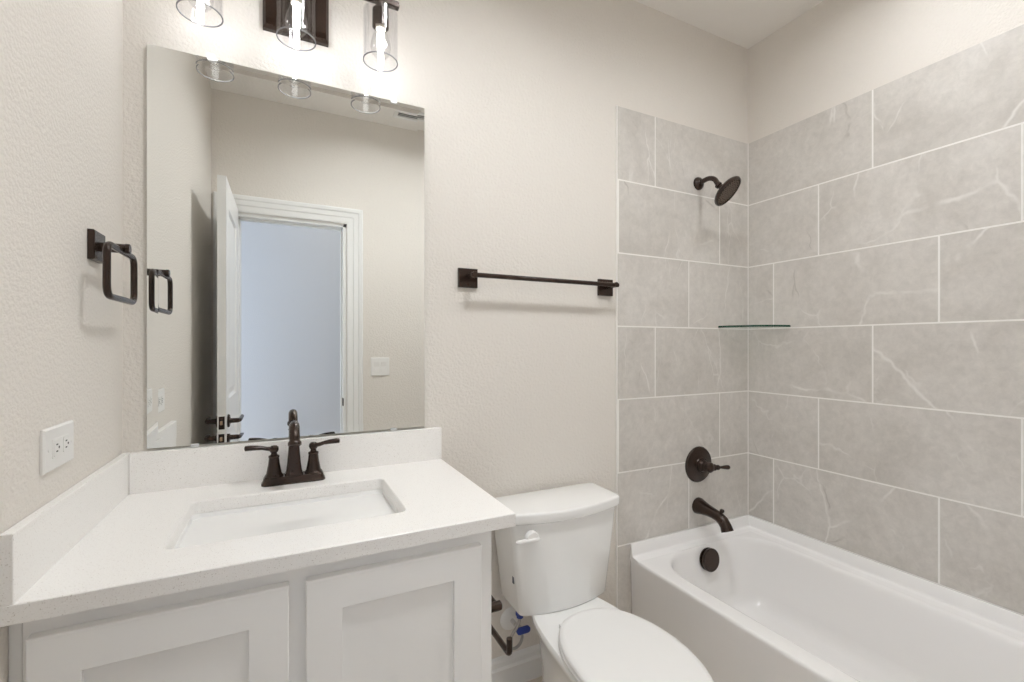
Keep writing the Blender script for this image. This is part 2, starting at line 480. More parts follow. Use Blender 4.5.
hy, hz = ly1 - 0.062, 0.900
for sx, xx in ((1, lx1), (-1, lx0)):
    mb = MB()
    mb.lathe([(0, 0), (0.030, 0), (0.032, 0.004), (0.028, 0.009), (0.012, 0.012), (0.011, 0.045), (0.0, 0.046)], (xx, hy, hz), (sx, 0, 0), 28)
    mb.tube(fillet([(xx + sx * 0.040, hy + 0.008, hz), (xx + sx * 0.050, hy - 0.01, hz), (xx + sx * 0.052, hy - 0.105, hz + 0.004)], 0.01), 0.0085, 12, flat=((0, 0, 1), 1.2))
    mb.build('door_lever', M['bronze'], door)
lp = MB().box((lx0 + 0.006, ly1 - 0.002, hz - 0.030), (lx1 - 0.006, ly1 + 0.0012, hz + 0.030)).build('latch_plate', M['bronze'], door, bevel=0.0008)
MB().box((lx0 + 0.012, ly1, hz - 0.009), (lx1 - 0.014, ly1 + 0.009, hz + 0.009)).build('latch_bolt', M['brass'], lp, bevel=0.002)
for z in (0.25, 1.02, 1.80):
    MB().lathe([(0, 0), (0.006, 0.0), (0.006, 0.09), (0, 0.09)], (lx0 + 0.018, ly0 - 0.009, z), (0, 0, 1), 14).build('hinge', M['bronze'], door)

def baseboard(name, a, b, nrm, label):
    """runs from a to b along the foot of a wall; nrm points into the room"""
    prof = [(0, 0), (0.017, 0), (0.017, 0.074), (0.011, 0.082), (0.011, 0.098), (0.014, 0.101), (0.012, 0.106), (0.005, 0.112), (0.0, 0.115)]
    a, b, n = Vector((*a, 0)), Vector((*b, 0)), Vector((*nrm, 0))
    mb = MB().loft([[p + n * u + Vector((0, 0, v)) for u, v in prof] for p in (a, b)])
    o = mb.build(name, M['trim'], smooth=25); struct(o, label, 'baseboard'); return o
baseboard('baseboard_back', (0.814, YP), (XT - 0.011, YP), (0, -1), 'white moulded baseboard behind the toilet')
baseboard('baseboard_left', (0, -0.62), (0, D), (1, 0), 'white moulded baseboard along the left wall by the door')
baseboard('baseboard_front', (DX1 + 0.103, D), (1.62, D), (0, 1), 'white moulded baseboard right of the doorway')
baseboard('baseboard_hall', (HX0, HY), (HX1, HY), (0, 1), 'white moulded baseboard along the hallway wall')

# ------------------------------------------------------------------ vanity cabinet
CX0, CX1, CYF, CZT = 0.0005, 0.812, -0.553, 0.842
cab = thing('vanity_cabinet', 'light grey shaker vanity cabinet under the white quartz countertop', 'cabinet', (0.41, -0.28, 0))
mb = MB()
mb.box((0.018, -0.002, 0.10), (0.036, CYF + 0.02, CZT)); mb.box((CX1 - 0.018, -0.002, 0.0), (CX1, CYF + 0.02, CZT))
mb.box((0.036, -0.002, 0.10), (CX1 - 0.018, CYF + 0.02, 0.118)); mb.box((0.036, -0.002, 0.118), (CX1 - 0.018, -0.008, 0.60))
mb.build('carcass', M['cabinet'], cab, smooth=0)
mb = MB()
mb.box((0.018, CYF, 0.10), (0.052, CYF + 0.02, CZT)); mb.box((CX1 - 0.045, CYF, 0.10), (CX1, CYF + 0.02, CZT))
mb.box((0.385, CYF, 0.10), (0.423, CYF + 0.02, CZT)); [mb.box((a, CYF, c), (b, CYF + 0.02, d)) for a, b in ((0.052, 0.385), (0.423, CX1 - 0.045)) for c, d in ((0.785, CZT), (0.10, 0.14))]
mb.build('face_frame', M['cabinet'], cab, smooth=0)
MB().box((CX0, CYF + 0.003, 0.0), (0.0165, CYF + 0.02, CZT)).build('filler_strip', M['cabinet'], cab, bevel=0.001)
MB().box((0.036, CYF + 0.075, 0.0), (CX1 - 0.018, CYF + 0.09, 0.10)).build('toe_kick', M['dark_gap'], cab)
def shaker(x0, x1, z0, z1):
    yb, yf, s, rc = CYF - 0.0005, CYF - 0.0205, 0.066, 0.008
    def rect(i, y): return [(x0 + i, y, z0 + i), (x1 - i, y, z0 + i), (x1 - i, y, z1 - i), (x0 + i, y, z1 - i)]
    d = MB().loft([rect(0, yb), rect(0, yf + .002), rect(0.002, yf), rect(s - .001, yf), rect(s, yf + .001), rect(s, yf + rc), rect(s + .002, yf + rc), rect(s + .002, yb)], closed=True).build('door', M['cabinet'], cab, smooth=0)
    MB().box((x0 + s - .001, yf + rc - .0002, z0 + s - .001), (x1 - s + .001, yb - .002, z1 - s + .001)).build('panel', M['cabinet'], d, smooth=0)
shaker(0.0277, 0.3895, 0.122, 0.8115)
shaker(0.4185, 0.7800, 0.122, 0.8115)

# ------------------------------------------------------------------ countertop, sink, faucet
CT0, CT1, CTX, CTY = 0.8425, 0.873, 0.862, -0.580
SX0, SX1, SY0, SY1 = 0.177, 0.639, -0.456, -0.158
top = thing('countertop', 'white speckled quartz countertop with back and side splashes', 'countertop', (0.43, -0.29, CT0))
k = 6; rr = 0.018
e = 0.0018
loops = [rrect(0.001, CTX, CTY, 0.002, 0.0015, CT0, k), rrect(0.001, CTX, CTY, 0.002, 0.0015, CT1 - e, k), rrect(0.001 + e, CTX - e, CTY + e, 0.002 - e, 0.0015, CT1, k),
         rrect(SX0 - .002, SX1 + .002, SY0 - .002, SY1 + .002, rr, CT1, k), rrect(SX0, SX1, SY0, SY1, rr, CT1 - .002, k), rrect(SX0, SX1, SY0, SY1, rr, CT0, k)]
MB().loft(loops, closed=True).build('slab', M['quartz'], top, smooth=30)
BS = 0.9795
MB().box((0.0185, -0.018, CT1 - 0.0005), (CTX, 0.003, BS)).build('backsplash', M['quartz'], top, bevel=0.002)
MB().box((0.001, 0.003, CT1 - 0.0005), (0.0178, CTY, BS)).build('side_splash', M['quartz'], top, bevel=0.002)

sink = thing('sink', 'white rectangular undermount sink below the countertop cutout', 'sink', ((SX0 + SX1) / 2, (SY0 + SY1) / 2, 0.69))
def sl(i, r, z): return rrect(SX0 - i, SX1 + i, SY0 - i, SY1 + i, r, z, k)
MB().loft([sl(0.035, .02, CT0 - .0006), sl(0.0015, .020, CT0 - .0006), sl(-0.001, .022, CT0 - .004), sl(-0.012, .03, 0.735), sl(-0.020, .035, 0.714), sl(-0.035, .04, 0.703), sl(-0.13, .02, 0.698),
           sl(-0.13, .02, 0.690), sl(-0.03, .04, 0.692), sl(0.0, .035, 0.71), sl(0.016, .03, CT0 - .02), sl(0.035, .02, CT0 - .012)], closed=False, cap0=False, cap1=True).build('basin', M['porcelain'], sink, smooth=50)
MB().lathe([(0, 0), (0.024, 0), (0.026, 0.003), (0.020, 0.005), (0.012, 0.003), (0, 0.003)], ((SX0 + SX1) / 2, (SY0 + SY1) / 2, 0.6985)).build('drain', M['bronze'], sink)

fx, fy = 0.4055, -0.078
fau = thing('faucet', 'oil rubbed bronze centerset faucet behind the sink', 'faucet', (fx, fy, CT1))
def fl(hx, hy_, z): return rrect(fx - hx, fx + hx, fy - hy_, fy + hy_, min(hx, hy_) * 0.55, z, 6)
MB().loft([fl(.082, .0275, CT1 + .0002), fl(.082, .0275, CT1 + .004), fl(.079, .0245, CT1 + .008), fl(.077, .0225, CT1 + .018), fl(.074, .020, CT1 + .021)]).build('base_plate', M['bronze'], fau, smooth=30)
zb = CT1 + 0.0205
mb = MB()
def sq(r, z, y=fy): return rrect(fx - r, fx + r, y - r, y + r, r * 0.45, z, 5)
mb.loft([sq(.0235, zb), sq(.0238, zb + .003), sq(.0210, zb + .007), sq(.0180, zb + .030), sq(.0155, zb + .060), sq(.0142, zb + .080), sq(.0142, zb + .086)])
path = [(fx, fy, zb + .075), (fx, fy - .001, zb + .090)] + arc((fx, fy - .056, zb + .098), .049, .09 * PI, PI * 0.92, 18, 'yz')
mb.tube(path, [.0130] * (len(path) - 1) + [.0125], 18)
mb.build('spout', M['bronze'], fau, smooth=50)
dirn = (Vector(path[-1]) - Vector(path[-2])).normalized()
MB().lathe([(0, -.004), (.0135, -.004), (.0165, .000), (.0168, .007), (.0135, .010), (.010, .009), (0, .009)], path[-1], dirn, 24).build('aerator', M['bronze'], fau)
MB().lathe([(0, -.02), (.0026, -.02), (.0026, .100), (.0065, .103), (.0075, .109), (.005, .114), (0, .115)], (fx + .004, fy + .0265, zb + .0), (0, 0, 1), 16).build('lift_rod', M['bronze'], fau)
for s in (-1, 1):
    hx = fx + s * .0508
    h = MB().lathe([(0, 0), (.0235, 0), (.0238, .003), (.0215, .006), (.0195, .009), (.0180, .018), (.0150, .034), (.0130, .052), (.0140, .053), (.0140, .058), (.0085, .061), (.0075, .066), (.0100, .069), (.0125, .075), (.0115, .082), (.007, .086), (0, .087)],
                   (hx, fy, zb), (0, 0, 1), 28).build('handle', M['bronze'], fau, smooth=35)
    zl = zb + .077
    MB().tube([(hx + s * .006, fy, zl), (hx + s * .018, fy, zl + .002), (hx + s * .028, fy - .001, zl + .005), (hx + s * .042, fy - .002, zl + .007), (hx + s * .060, fy - .003, zl + .008), (hx + s * .070, fy - .003, zl + .008), (hx + s * .072, fy - .003, zl + .008)],
              [.0064, .0056, .0054, .0066, .0074, .0072, .004], 14, flat=((0, 1, 0), 1.35)).build('lever', M['bronze'], h)

# ------------------------------------------------------------------ mirror
MX0, MX1, MZ0, MZ1 = 0.0534, 0.8054, 0.9865, 2.0635
mir = thing('wall_mirror', 'large frameless mirror above the vanity backsplash', 'mirror', ((MX0 + MX1) / 2, 0, MZ0))
def mr_(i, y): return [(MX0 + i, y, MZ0 + i), (MX1 - i, y, MZ0 + i), (MX1 - i, y, MZ1 - i), (MX0 + i, y, MZ1 - i)]
yb, ye, yf = YP - .0005, -0.0061, -0.0052
mm = MB().loft([mr_(0, ye), mr_(0.024, yf)], cap0=False).build('mirror_glass', M['silver'], mir, smooth=0)
MB().loft([mr_(0, ye + .0001), mr_(0, yb)], cap0=False).build('glass_edge', M['mirror_edge'], mm, smooth=0)
for cx_, cz_, s in ((0.198, MZ1, 1), (0.702, MZ1, 1), (0.16, MZ0, -1), (0.702, MZ0, -1)):
    mb = MB()
    h_ = 0.012 if s > 0 else 0.0
    mb.loft([rrect(cx_ - .010, cx_ + .010, cz_ - (.008 if s > 0 else .004), cz_ + (h_ if s > 0 else .003), .004, 0, 4), rrect(cx_ - .010, cx_ + .010, cz_ - (.008 if s > 0 else .004), cz_ + (h_ if s > 0 else .003), .004, 0.004, 4)])
    mb.v = [Vector((v.x, -.0065 - v.z, v.y)) for v in mb.v]
    mb2 = MB().box((cx_ - .008, YP, cz_ + (.002 if s > 0 else -.006)), (cx_ + .008, -.0065, cz_ + (h_ - .002 if s > 0 else -.002)))
    mb.add(mb2.v, mb2.f)
    mb.build('mirror_clip', M['clip'], mir, smooth=30)

# ------------------------------------------------------------------ vanity light
vx, vz, vy = 0.4135, 2.277, -0.145
vl = thing('vanity_light', 'dark bronze three bulb vanity light with clear glass shades above the mirror', 'light', (vx, YP, vz))
def pl(i, y): return [(vx - .0895 + i, y, vz - .0895 + i), (vx + .0895 - i, y, vz - .0895 + i), (vx + .0895 - i, y, vz + .0895 - i), (vx - .0895 + i, y, vz + .0895 - i)]
MB().loft([pl(0, YP - .0003), pl(0, -.012), pl(.008, -.022), pl(.010, -.022)]).build('back_plate', M['bronze'], vl, smooth=0)
MB().box((vx - .013, -.021, vz - .013), (vx + .013, vy + .005, vz + .013)).build('arm', M['bronze'], vl, bevel=0.002)
MB().box((vx - .275, vy - .010, vz - .008), (vx + .275, vy + .010, vz + .008)).build('bar', M['bronze'], vl, bevel=0.0015)
SPC, SR, ZS0, ZS1 = 0.2245, 0.0495, 2.096, 2.246
for q in (-1, 0, 1):
    sx = vx + q * SPC - 0.003 + (0.005 if q < 0 else 0)
    sk = MB().lathe([(0, 0), (.012, 0), (.012, -.012), (.0235, -.020), (.0235, -.070), (.0205, -.072), (.0195, -.058), (0, -.058)], (sx, vy, vz - .0085), (0, 0, 1), 28).build('socket', M['bronze'], vl, smooth=35)
    t_ = .0025
    sh = MB().lathe([(.024, ZS1), (SR - .004, ZS1), (SR, ZS1 - .004), (SR, ZS0 + .001), (SR - t_, ZS0 + .001), (SR - t_, ZS1 - .005), (SR - .006, ZS1 - t_), (.024, ZS1 - t_)], (sx, vy, 0), (0, 0, 1), 56, closed=True).build('glass_shade', M['glass'], vl, smooth=50)
    MB().lathe([(SR + .0002, ZS0 + .002), (SR + .0002, ZS0), (SR - t_ - .0002, ZS0), (SR - t_ - .0002, ZS0 + .002)], (sx, vy, 0), (0, 0, 1), 56, closed=True).build('shade_rim', M['glass_rim'], sh, smooth=50)
    zt = vz - .068
    bu = MB().lathe([(0, zt), (.012, zt), (.0135, zt - .012), (.019, zt - .030), (.0275, zt - .055), (.0295, zt - .070), (.0265, zt - .085), (.017, zt - .097), (.006, zt - .102), (0, zt - .1025)], (sx, vy, 0), (0, 0, 1), 32).build('bulb', M['bulb_glass'], vl, smooth=60)
    MB().lathe([(0, zt), (.0142, zt), (.0142, zt - .016), (.012, zt - .018), (0, zt - .018)], (sx, vy, 0), (0, 0, 1), 24).build('bulb_base', M['cream'], bu, smooth=35)
    MB().lathe([(0, zt - .014), (.006, zt - .015), (.0085, zt - .024), (.0085, zt - .078), (.006, zt - .084), (0, zt - .085)], (sx, vy, 0), (0, 0, 1), 14).build('filament', M['filament'], bu, smooth=60)

# ------------------------------------------------------------------ towel bar, towel ring
tb = thing('towel_bar', 'dark bronze towel bar on the wall above the toilet', 'towel bar', (1.2655, YP, 1.499))
for x in (0.9630, 1.5685):
    p_ = MB().loft([[(x + a * .036, y, 1.499 + b * .034) for a, b in ((-1, -1), (1, -1), (1, 1), (-1, 1))] for y in (YP - .0003, -.006)]
                   + [[(x + a * .033, -.009, 1.499 + b * .031) for a, b in ((-1, -1), (1, -1), (1, 1), (-1, 1))]]).build('wall_plate', M['bronze'], tb, smooth=0)
    MB().lathe([(0, 0), (.0105, 0), (.0105, .066), (.009, .068), (0, .068)], (x, -.008, 1.503), (0, -1, 0), 24).build('post', M['bronze'], p_, smooth=35)
MB().lathe([(0, 0), (.0075, 0), (.0085, .001), (.0085, .633), (.0075, .634), (0, .634)], (0.9515, -.063, 1.503), (1, 0, 0), 24).build('bar', M['bronze'], tb, smooth=35)

tr = thing('towel_ring', 'dark bronze squared towel ring on the left wall', 'towel ring', (0, -.2025, 1.481))
def tp(i, x): return [(x, -.2025 + a * (.0335 - i), 1.481 + b * (.0325 - i)) for a, b in ((-1, -1), (1, -1), (1, 1), (-1, 1))]
MB().loft([tp(0, .0003), tp(0, .011), tp(.002, .013)]).build('wall_plate', M['bronze'], tr, smooth=0)
MB().lathe([(0, 0), (.0105, 0), (.0105, .045), (.0115, .046), (.0115, .052), (.010, .054), (0, .054)], (.012, -.2025, 1.481), (1, 0, 0), 24).build('post', M['bronze'], tr, smooth=35)
mb = MB(); rx = 0.050
pts = fillet([(rx, -.298, 1.4755), (rx, -.107, 1.4755), (rx, -.107, 1.3655), (rx, -.298, 1.3655)], .024, 6, closed=True)
ring_tube(mb, pts, .0070, 16); mb.build('ring', M['bronze'], tr, smooth=60)

# ------------------------------------------------------------------ outlet and switch
ou = thing('electrical_outlet', 'white double outlet on the left wall above the side splash', 'outlet', (0, -.386, 1.074))
def op(i, x): return [(x, -.386 + a * (.0625 - i), 1.074 + b * (.039 - i)) for a, b in ((-1, -1), (1, -1), (1, 1), (-1, 1))]
MB().loft([op(0, .0003), op(0, .004), op(.003, .0068)]).build('cover_plate', M['outlet'], ou, smooth=0)
ins = MB().box((.0066, -.386 - .0335, 1.074 - .0175), (.0080, -.386 + .0335, 1.074 + .0175)).build('receptacle_face', M['outlet'], ou, bevel=0.001)
for s in (-1, 1):
    yc = -.386 + s * .0195
    r_ = MB().loft([[(x, yc + a * .0125, 1.074 + b * .0145) for a, b in ((-1, -.8), (-.8, -1), (.8, -1), (1, -.8), (1, .8), (.8, 1), (-.8, 1), (-1, .8))] for x in (.0078, .0092)]).build('receptacle', M['outlet'], ins, smooth=0)
    for dz in (.0062, -.0062): MB().box((.0090, yc - .0045, 1.074 + dz - .0012), (.0094, yc + .0025, 1.074 + dz + .0012)).build('slot', M['slot'], ins)
    MB().lathe([(0, 0), (.0024, 0), (.0024, .0004), (0, .0004)], (.0091, yc + .007, 1.074), (1, 0, 0), 12).build('ground_hole', M['slot'], ins)
for s in (-1, 1):
    MB().lathe([(0, 0), (.003, 0), (.0025, .001), (0, .001)], (.0067, -.386 + s * .048, 1.074), (1, 0, 0), 12).build('screw', M['outlet'], ou)

sw = thing('light_switch', 'white two gang light switch right of the doorway, seen in the mirror', 'light switch', (.950, D, 1.118))
def wp(i, y): return [(.950 + a * (.0600 - i), y, 1.118 + b * (.060 - i)) for a, b in ((-1, -1), (1, -1), (1, 1), (-1, 1))]
MB().loft([wp(0, D + .0003), wp(0, D + .004), wp(.003, D + .0068)]).build('cover_plate', M['outlet'], sw, smooth=0)
for s in (-1, 1):
    x = .950 + s * .023
    MB().loft([[(x - .0165, D + y, z) for y, z in ((.006, 1.085), (.010, 1.085), (.0075, 1.118), (.012, 1.151), (.006, 1.151))], [(x + .0165, D + y, z) for y, z in ((.006, 1.085), (.010, 1.085), (.0075, 1.118), (.012, 1.151), (.006, 1.151))]]).build('rocker', M['outlet'], sw, smooth=0)

# ------------------------------------------------------------------ toilet
tx = 1.255
toi = thing('toilet', 'white two piece toilet with closed lid between vanity and bathtub', 'toilet', (tx, -.40, 0))
def tank_loop(hw, yb_, yc, bow, z, r=.022, n=14, k=5):
    """flat back, straight sides, bowed front"""
    pts = []
    for i in range(k + 1):                                   # back right
        a = 0.5 * PI * (1 - i / k); pts.append((tx + hw - r * .6 + r * .6 * math.cos(a), yb_ - r * .6 + r * .6 * math.sin(a)))
    for i in range(k + 1):                                   # front right corner
        a = -0.42 * PI * i / k; pts.append((tx + hw - r + r * math.cos(a), yc + r + r * math.sin(a) - .0))
    for i in range(1, n):                                    # bowed front
        t = i / n; u = 1 - 2 * t
        pts.append((tx + (hw - r * .9) * u, yc - bow * (1 - u * u)))
    for i in range(k + 1):
        a = -0.42 * PI * (1 - i / k); pts.append((tx - hw + r - r * math.cos(a), yc + r + r * math.sin(a)))
    for i in range(k + 1):
        a = 0.5 * PI * i / k; pts.append((tx - hw + r * .6 - r * .6 * math.cos(a), yb_ - r * .6 + r * .6 * math.sin(a)))
    return [Vector((x, y, z)) for x, y in pts]
YB = -.018
tx += .006
MB().loft([tank_loop(.168, YB - .008, -.167, .028, .3535), tank_loop(.174, YB - .004, -.177, .030, .356), tank_loop(.178, YB - .002, -.183, .031, .365), tank_loop(.198, YB, -.188, .033, .53), tank_loop(.2165, YB, -.192, .035, .676)]).build('tank', M['porcelain'], toi, smooth=35)
MB().loft([tank_loop(.224, YB, -.199, .036, .6745, .026), tank_loop(.2275, YB + .003, -.2035, .037, .678, .028), tank_loop(.2285, YB + .004, -.205, .037, .684, .028), tank_loop(.2285, YB + .004, -.205, .037, .704, .028), tank_loop(.2275, YB + .003, -.204, .037, .708, .028), tank_loop(.2245, YB, -.201, .037, .7105, .027), tank_loop(.219, YB - .005, -.195, .037, .712, .025)]).build('tank_lid', M['porcelain'], toi, smooth=50)
# flush lever
lvx, lvz, lvy = 1.104, .629, -.2205
mb = MB()
half = [(math.cos(PI * i / 14), math.sin(PI * i / 14)) for i in range(15)]
mb.loft([[(lvx + .024 * a, y, lvz + .026 * b) for a, b in half] for y in (lvy + .012, lvy - .004)] + [[(lvx + .021 * a, lvy - .007, lvz + .001 + .022 * b) for a, b in half]])
mb.tube([(lvx + .024, lvy - .004, lvz), (lvx + .020, lvy - .005, lvz), (lvx - .01, lvy - .004, lvz), (lvx - .045, lvy - .002, lvz), (lvx - .056, lvy - .0015, lvz), (lvx - .060, lvy - .001, lvz)], [.003, .0066, .0068, .0070, .0064, .003], 14)
mb.build('flush_lever', M['plastic'], toi, smooth=45)
tx -= .006
# bowl
def egg(cy, fw, bw, hw, z, n=44, p=2.0):
    """plan outline: fw forward length, bw backward length, hw half width"""
    out = []
    for i in range(n):
        a = 2 * PI * i / n; c, s = math.cos(a), math.sin(a)
        ln = fw if s < 0 else bw
        e = 2.0 / (p if s > 0 else 2.0)
        out.append(Vector((tx + hw * (1 - .17 * max(s, 0.0) ** .6) * math.copysign(abs(c) ** e, c), cy + ln * math.copysign(abs(s) ** e, s), z)))
    return out
ZR = 0.359
MB().loft([egg(-.37, .23, .25, .122, 0.0, p=3.4), egg(-.37, .23, .25, .123, 0.02, p=3.4), egg(-.38, .22, .26, .118, .09, p=3.4), egg(-.41, .23, .285, .124, .18, p=3.6), egg(-.45, .265, .325, .142, .26, p=4.0), egg(-.49, .275, .37, .160, .322, p=4.0),
           egg(-.50, .272, .385, .170, .343, p=4.5), egg(-.50, .270, .386, .170, .353, p=4.5), egg(-.50, .265, .382, .165, ZR, p=4.5), egg(-.50, .20, .20, .12, ZR, p=2.5)]).build('bowl', M['porcelain'], toi, smooth=50)
def lidloop(i, z):
    out = []
    n = 48
    for q in range(n):
        a = 2 * PI * q / n; c, s = math.cos(a), math.sin(a)
        if s < 0: y = -.520 + (.255 - i) * s; x = (.1765 - i) * c
        else:
            e = 2 / 2.5; y = -.520 + (.243 - i) * abs(s) ** e; x = (.1765 - i) * math.copysign(abs(c) ** e, c) * (1 - .10 * s)
        out.append(Vector((tx + x, y, z)))
    return out
def seatring():
    return [lidloop(.004, ZR + .003), lidloop(0.0, ZR + .007), lidloop(0.0, ZR + .013), lidloop(.004, ZR + .016), lidloop(.055, ZR + .016), lidloop(.060, ZR + .003)]
MB().loft(seatring(), closed=True).build('seat', M['plastic'], toi, smooth=45)
MB().loft([lidloop(.005, ZR + .0175), lidloop(.002, ZR + .020), lidloop(.002, ZR + .026), lidloop(.006, ZR + .0305), lidloop(.02, ZR + .032), lidloop(.10, ZR + .0335)]).build('seat_lid', M['plastic'], toi, smooth=50)
for s in (-1, 1):
    MB().lathe([(0, 0), (.012, 0), (.012, .009), (.010, .012), (0, .0125)], (tx + s * .078, -.288, ZR - .001), (0, 0, 1), 20).build('hinge', M['plastic'], toi, smooth=40)
MB().box((tx + .006 - .1935, -.156, .462), (tx + .006 - .180, -.146, .484)).build('rating_label', M['label'], toi)

# water supply
HOSE = [(1.1075, -.125, .326), (1.100, -.126, .300), (1.078, -.122, .268), (1.074, -.112, .232), (1.088, -.100, .208), (1.108, -.093, .200), (1.128, -.088, .207), (1.140, -.080, .224), (1.134, -.0705, .2335)]
sv = thing('water_supply_valve', 'blue handled water shutoff with looped steel hose beside the toilet', 'water valve', (1.134, YP, .2445))
MB().lathe([(0, 0), (.042, 0), (.040, .004), (.028, .011), (.012, .015), (0, .015)], (1.134, YP - .0003, .2445), (0, -1, 0), 32).build('escutcheon', M['plastic'], sv)
MB().lathe([(0, 0), (.008, 0), (.008, .050), (0, .050)], (1.134, -.008, .2445), (0, -1, 0), 16).build('stub', M['chrome'], sv)
MB().lathe([(0, 0), (.011, 0), (.013, .004), (.013, .030), (.010, .034), (0, .034)], (1.134, -.050, .2445), (0, -1, 0), 16).build('valve_body', M['chrome'], sv)
MB().loft([rrect(1.134 - .024, 1.134 + .024, .2445 - .011, .2445 + .011, .010, z, 5) for z in (0, .010)] + [rrect(1.134 - .020, 1.134 + .020, .2445 - .008, .2445 + .008, .007, .013, 5)])
mb = MB().loft([rrect(1.134 - .026, 1.134 + .026, .2445 - .011, .2445 + .011, .010, z, 5) for z in (0, .010)] + [rrect(1.134 - .020, 1.134 + .020, .2445 - .008, .2445 + .008, .007, .013, 5)])
mb.v = [Vector((v.x + .006, -.084 - v.z, v.y + .006)) for v in mb.v]
mb.build('valve_handle', M['blue'], sv, smooth=40)
nx, ny, nz = 1.1075, -.125, .352
MB().lathe([(0, 0), (.016, 0), (.016, -.018), (.012, -.020), (.012, -.028), (0, -.028)], (nx, ny, nz), (0, 0, 1), 8).build('coupling_nut', M['blue'], sv, smooth=0)
hk = [Vector(p) for p in HOSE]
hp = []
for i in range(len(hk) - 1):
    p0, p1, p2, p3 = hk[max(i - 1, 0)], hk[i], hk[i + 1], hk[min(i + 2, len(hk) - 1)]
    for j_ in range(5):
        t = j_ / 5
        hp.append(0.5 * ((2 * p1) + (p2 - p0) * t + (2 * p0 - 5 * p1 + 4 * p2 - p3) * t * t + (3 * p1 - p0 - 3 * p2 + p3) * t ** 3))
hp.append(hk[-1])
MB().tube(hp, .0052, 12).build('supply_hose', M['steel'], sv, smooth=60)

# toilet paper holder on the cabinet side
th = thing('toilet_paper_holder', 'dark bronze toilet paper holder on the right side of the vanity', 'paper holder', (CX1, -.405, .560))
MB().box((CX1 - .0002, -.405 - .030, .530), (CX1 + .010, -.405 + .030, .590)).build('wall_plate', M['bronze'], th, bevel=0.002)
MB().lathe([(0, 0), (.0125, 0), (.0125, .082), (.0105, .084), (0, .084)], (CX1 + .009, -.405, .560), (1, 0, 0), 24).build('post', M['bronze'], th, smooth=35)
MB().tube(fillet([(.893, -.405, .560), (.893, -.310, .560), (.893, -.310, .478), (.893, -.483, .478), (.893, -.483, .518)], .012, 5), .0078, 14).build('arm', M['bronze'], th, smooth=60)

# ------------------------------------------------------------------ bathtub
TX0, TX1, TY0, TY1, ZD = 1.697, W - .0045, D + .006, -.0045, .360
tub = thing('bathtub', 'white alcove bathtub below the stone tile surround', 'bathtub', ((TX0 + TX1) / 2, -.8, 0))
k = 8
BX0, BX1, BY0, BY1 = 1.766, 2.385, -1.535, -.052
def ob(i, z): return rrect(TX0 + i, TX1, TY0, TY1, .004, z, k)
def ib(l, r_, f, n, rad, z): return rrect(BX0 + l, BX1 - r_, BY0 + f, BY1 - n, rad, z, k)
mb = MB()
FR = [.135, .135, .165, .185]                            # plan corner radii of the basin mouth
def roll(t, dz): return ib(t, t, t, t, [q - t for q in FR], dz)
mb.loft([ob(.018, 0), ob(.010, .05), ob(.002, .338), ob(0, .348), ob(.001, .3545), ob(.004, .3588), ob(.009, ZD),
         roll(-.010, ZD), roll(-.004, ZD - .0006), roll(.002, ZD - .003), roll(.006, ZD - .007), roll(.009, ZD - .014), roll(.011, ZD - .024),
         ib(.020, .020, .09, .022, [.12, .12, .15, .165], .25), ib(.032, .032, .20, .034, [.11, .11, .14, .15], .12), ib(.046, .046, .25, .048, .12, .085), ib(.075, .075, .29, .078, .10, .068), ib(.14, .14, .38, .16, .07, .062)], cap0=True, cap1=True)
# raised ledge against the three walls
prof = [(0, .0), (0, .4165), (.002, .4185), (.006, .4178), (.0080, .415), (.0125, .374), (.0145, .3685), (.0190, .3655), (.030, .3638), (.050, ZD - .0006), (.050, .35)]
z0 = .352
for i in range(len(prof)): prof[i] = (prof[i][0], max(prof[i][1], z0))
loops = [[(TX0 + .0005, TY1 - u, z) for u, z in prof], [(TX1 - u, TY1 - u, z) for u, z in prof], [(TX1 - u, TY0 + u, z) for u, z in prof], [(TX0 + .0005, TY0 + u, z) for u, z in prof]]
mb.loft(loops)
mb.build('tub_shell', M['acrylic'], tub, smooth=62)
oc = Vector((2.086, -.0705, .300)); on = Vector((0, -1, .12)).normalized()
of = MB().lathe([(0, -.004), (.047, -.004), (.049, .000), (.049, .004), (.038, .0045), (.038, .0105), (.048, .011), (.050, .013), (.050, .022), (.047, .0245), (0, .025)], oc, on, 40).build('overflow_cover', M['bronze'], tub, smooth=35)
MB().lathe([(0, 0), (.035, 0), (.037, .003), (.030, .006), (0, .007)], (2.086, -.30, .0625), (0, 0, 1), 28).build('tub_drain', M['bronze'], tub)

# ------------------------------------------------------------------ tub spout, valve, shower head, shelf
sp = thing('tub_spout', 'oil rubbed bronze tub spout with diverter knob above the tub rim', 'tub spout', (2.100, -.003, .515))
pth = [(2.100, -.0035, .517), (2.100, -.012, .517), (2.100, -.035, .515), (2.100, -.065, .512), (2.100, -.095, .508), (2.100, -.122, .502), (2.100, -.140, .491), (2.100, -.154, .474), (2.100, -.163, .454)]
MB().tube(pth, [.0375, .0375, .031, .0255, .0230, .0235, .0240, .0240, .0265], 28).build('spout_body', M['bronze'], sp, smooth=50)
MB().lathe([(0, -.01), (.005, -.01), (.005, .008), (.009, .010), (.010, .015), (.008, .020), (0, .021)], (2.100, -.132, .520), (0, -.25, 1), 18).build('diverter_knob', M['bronze'], sp)

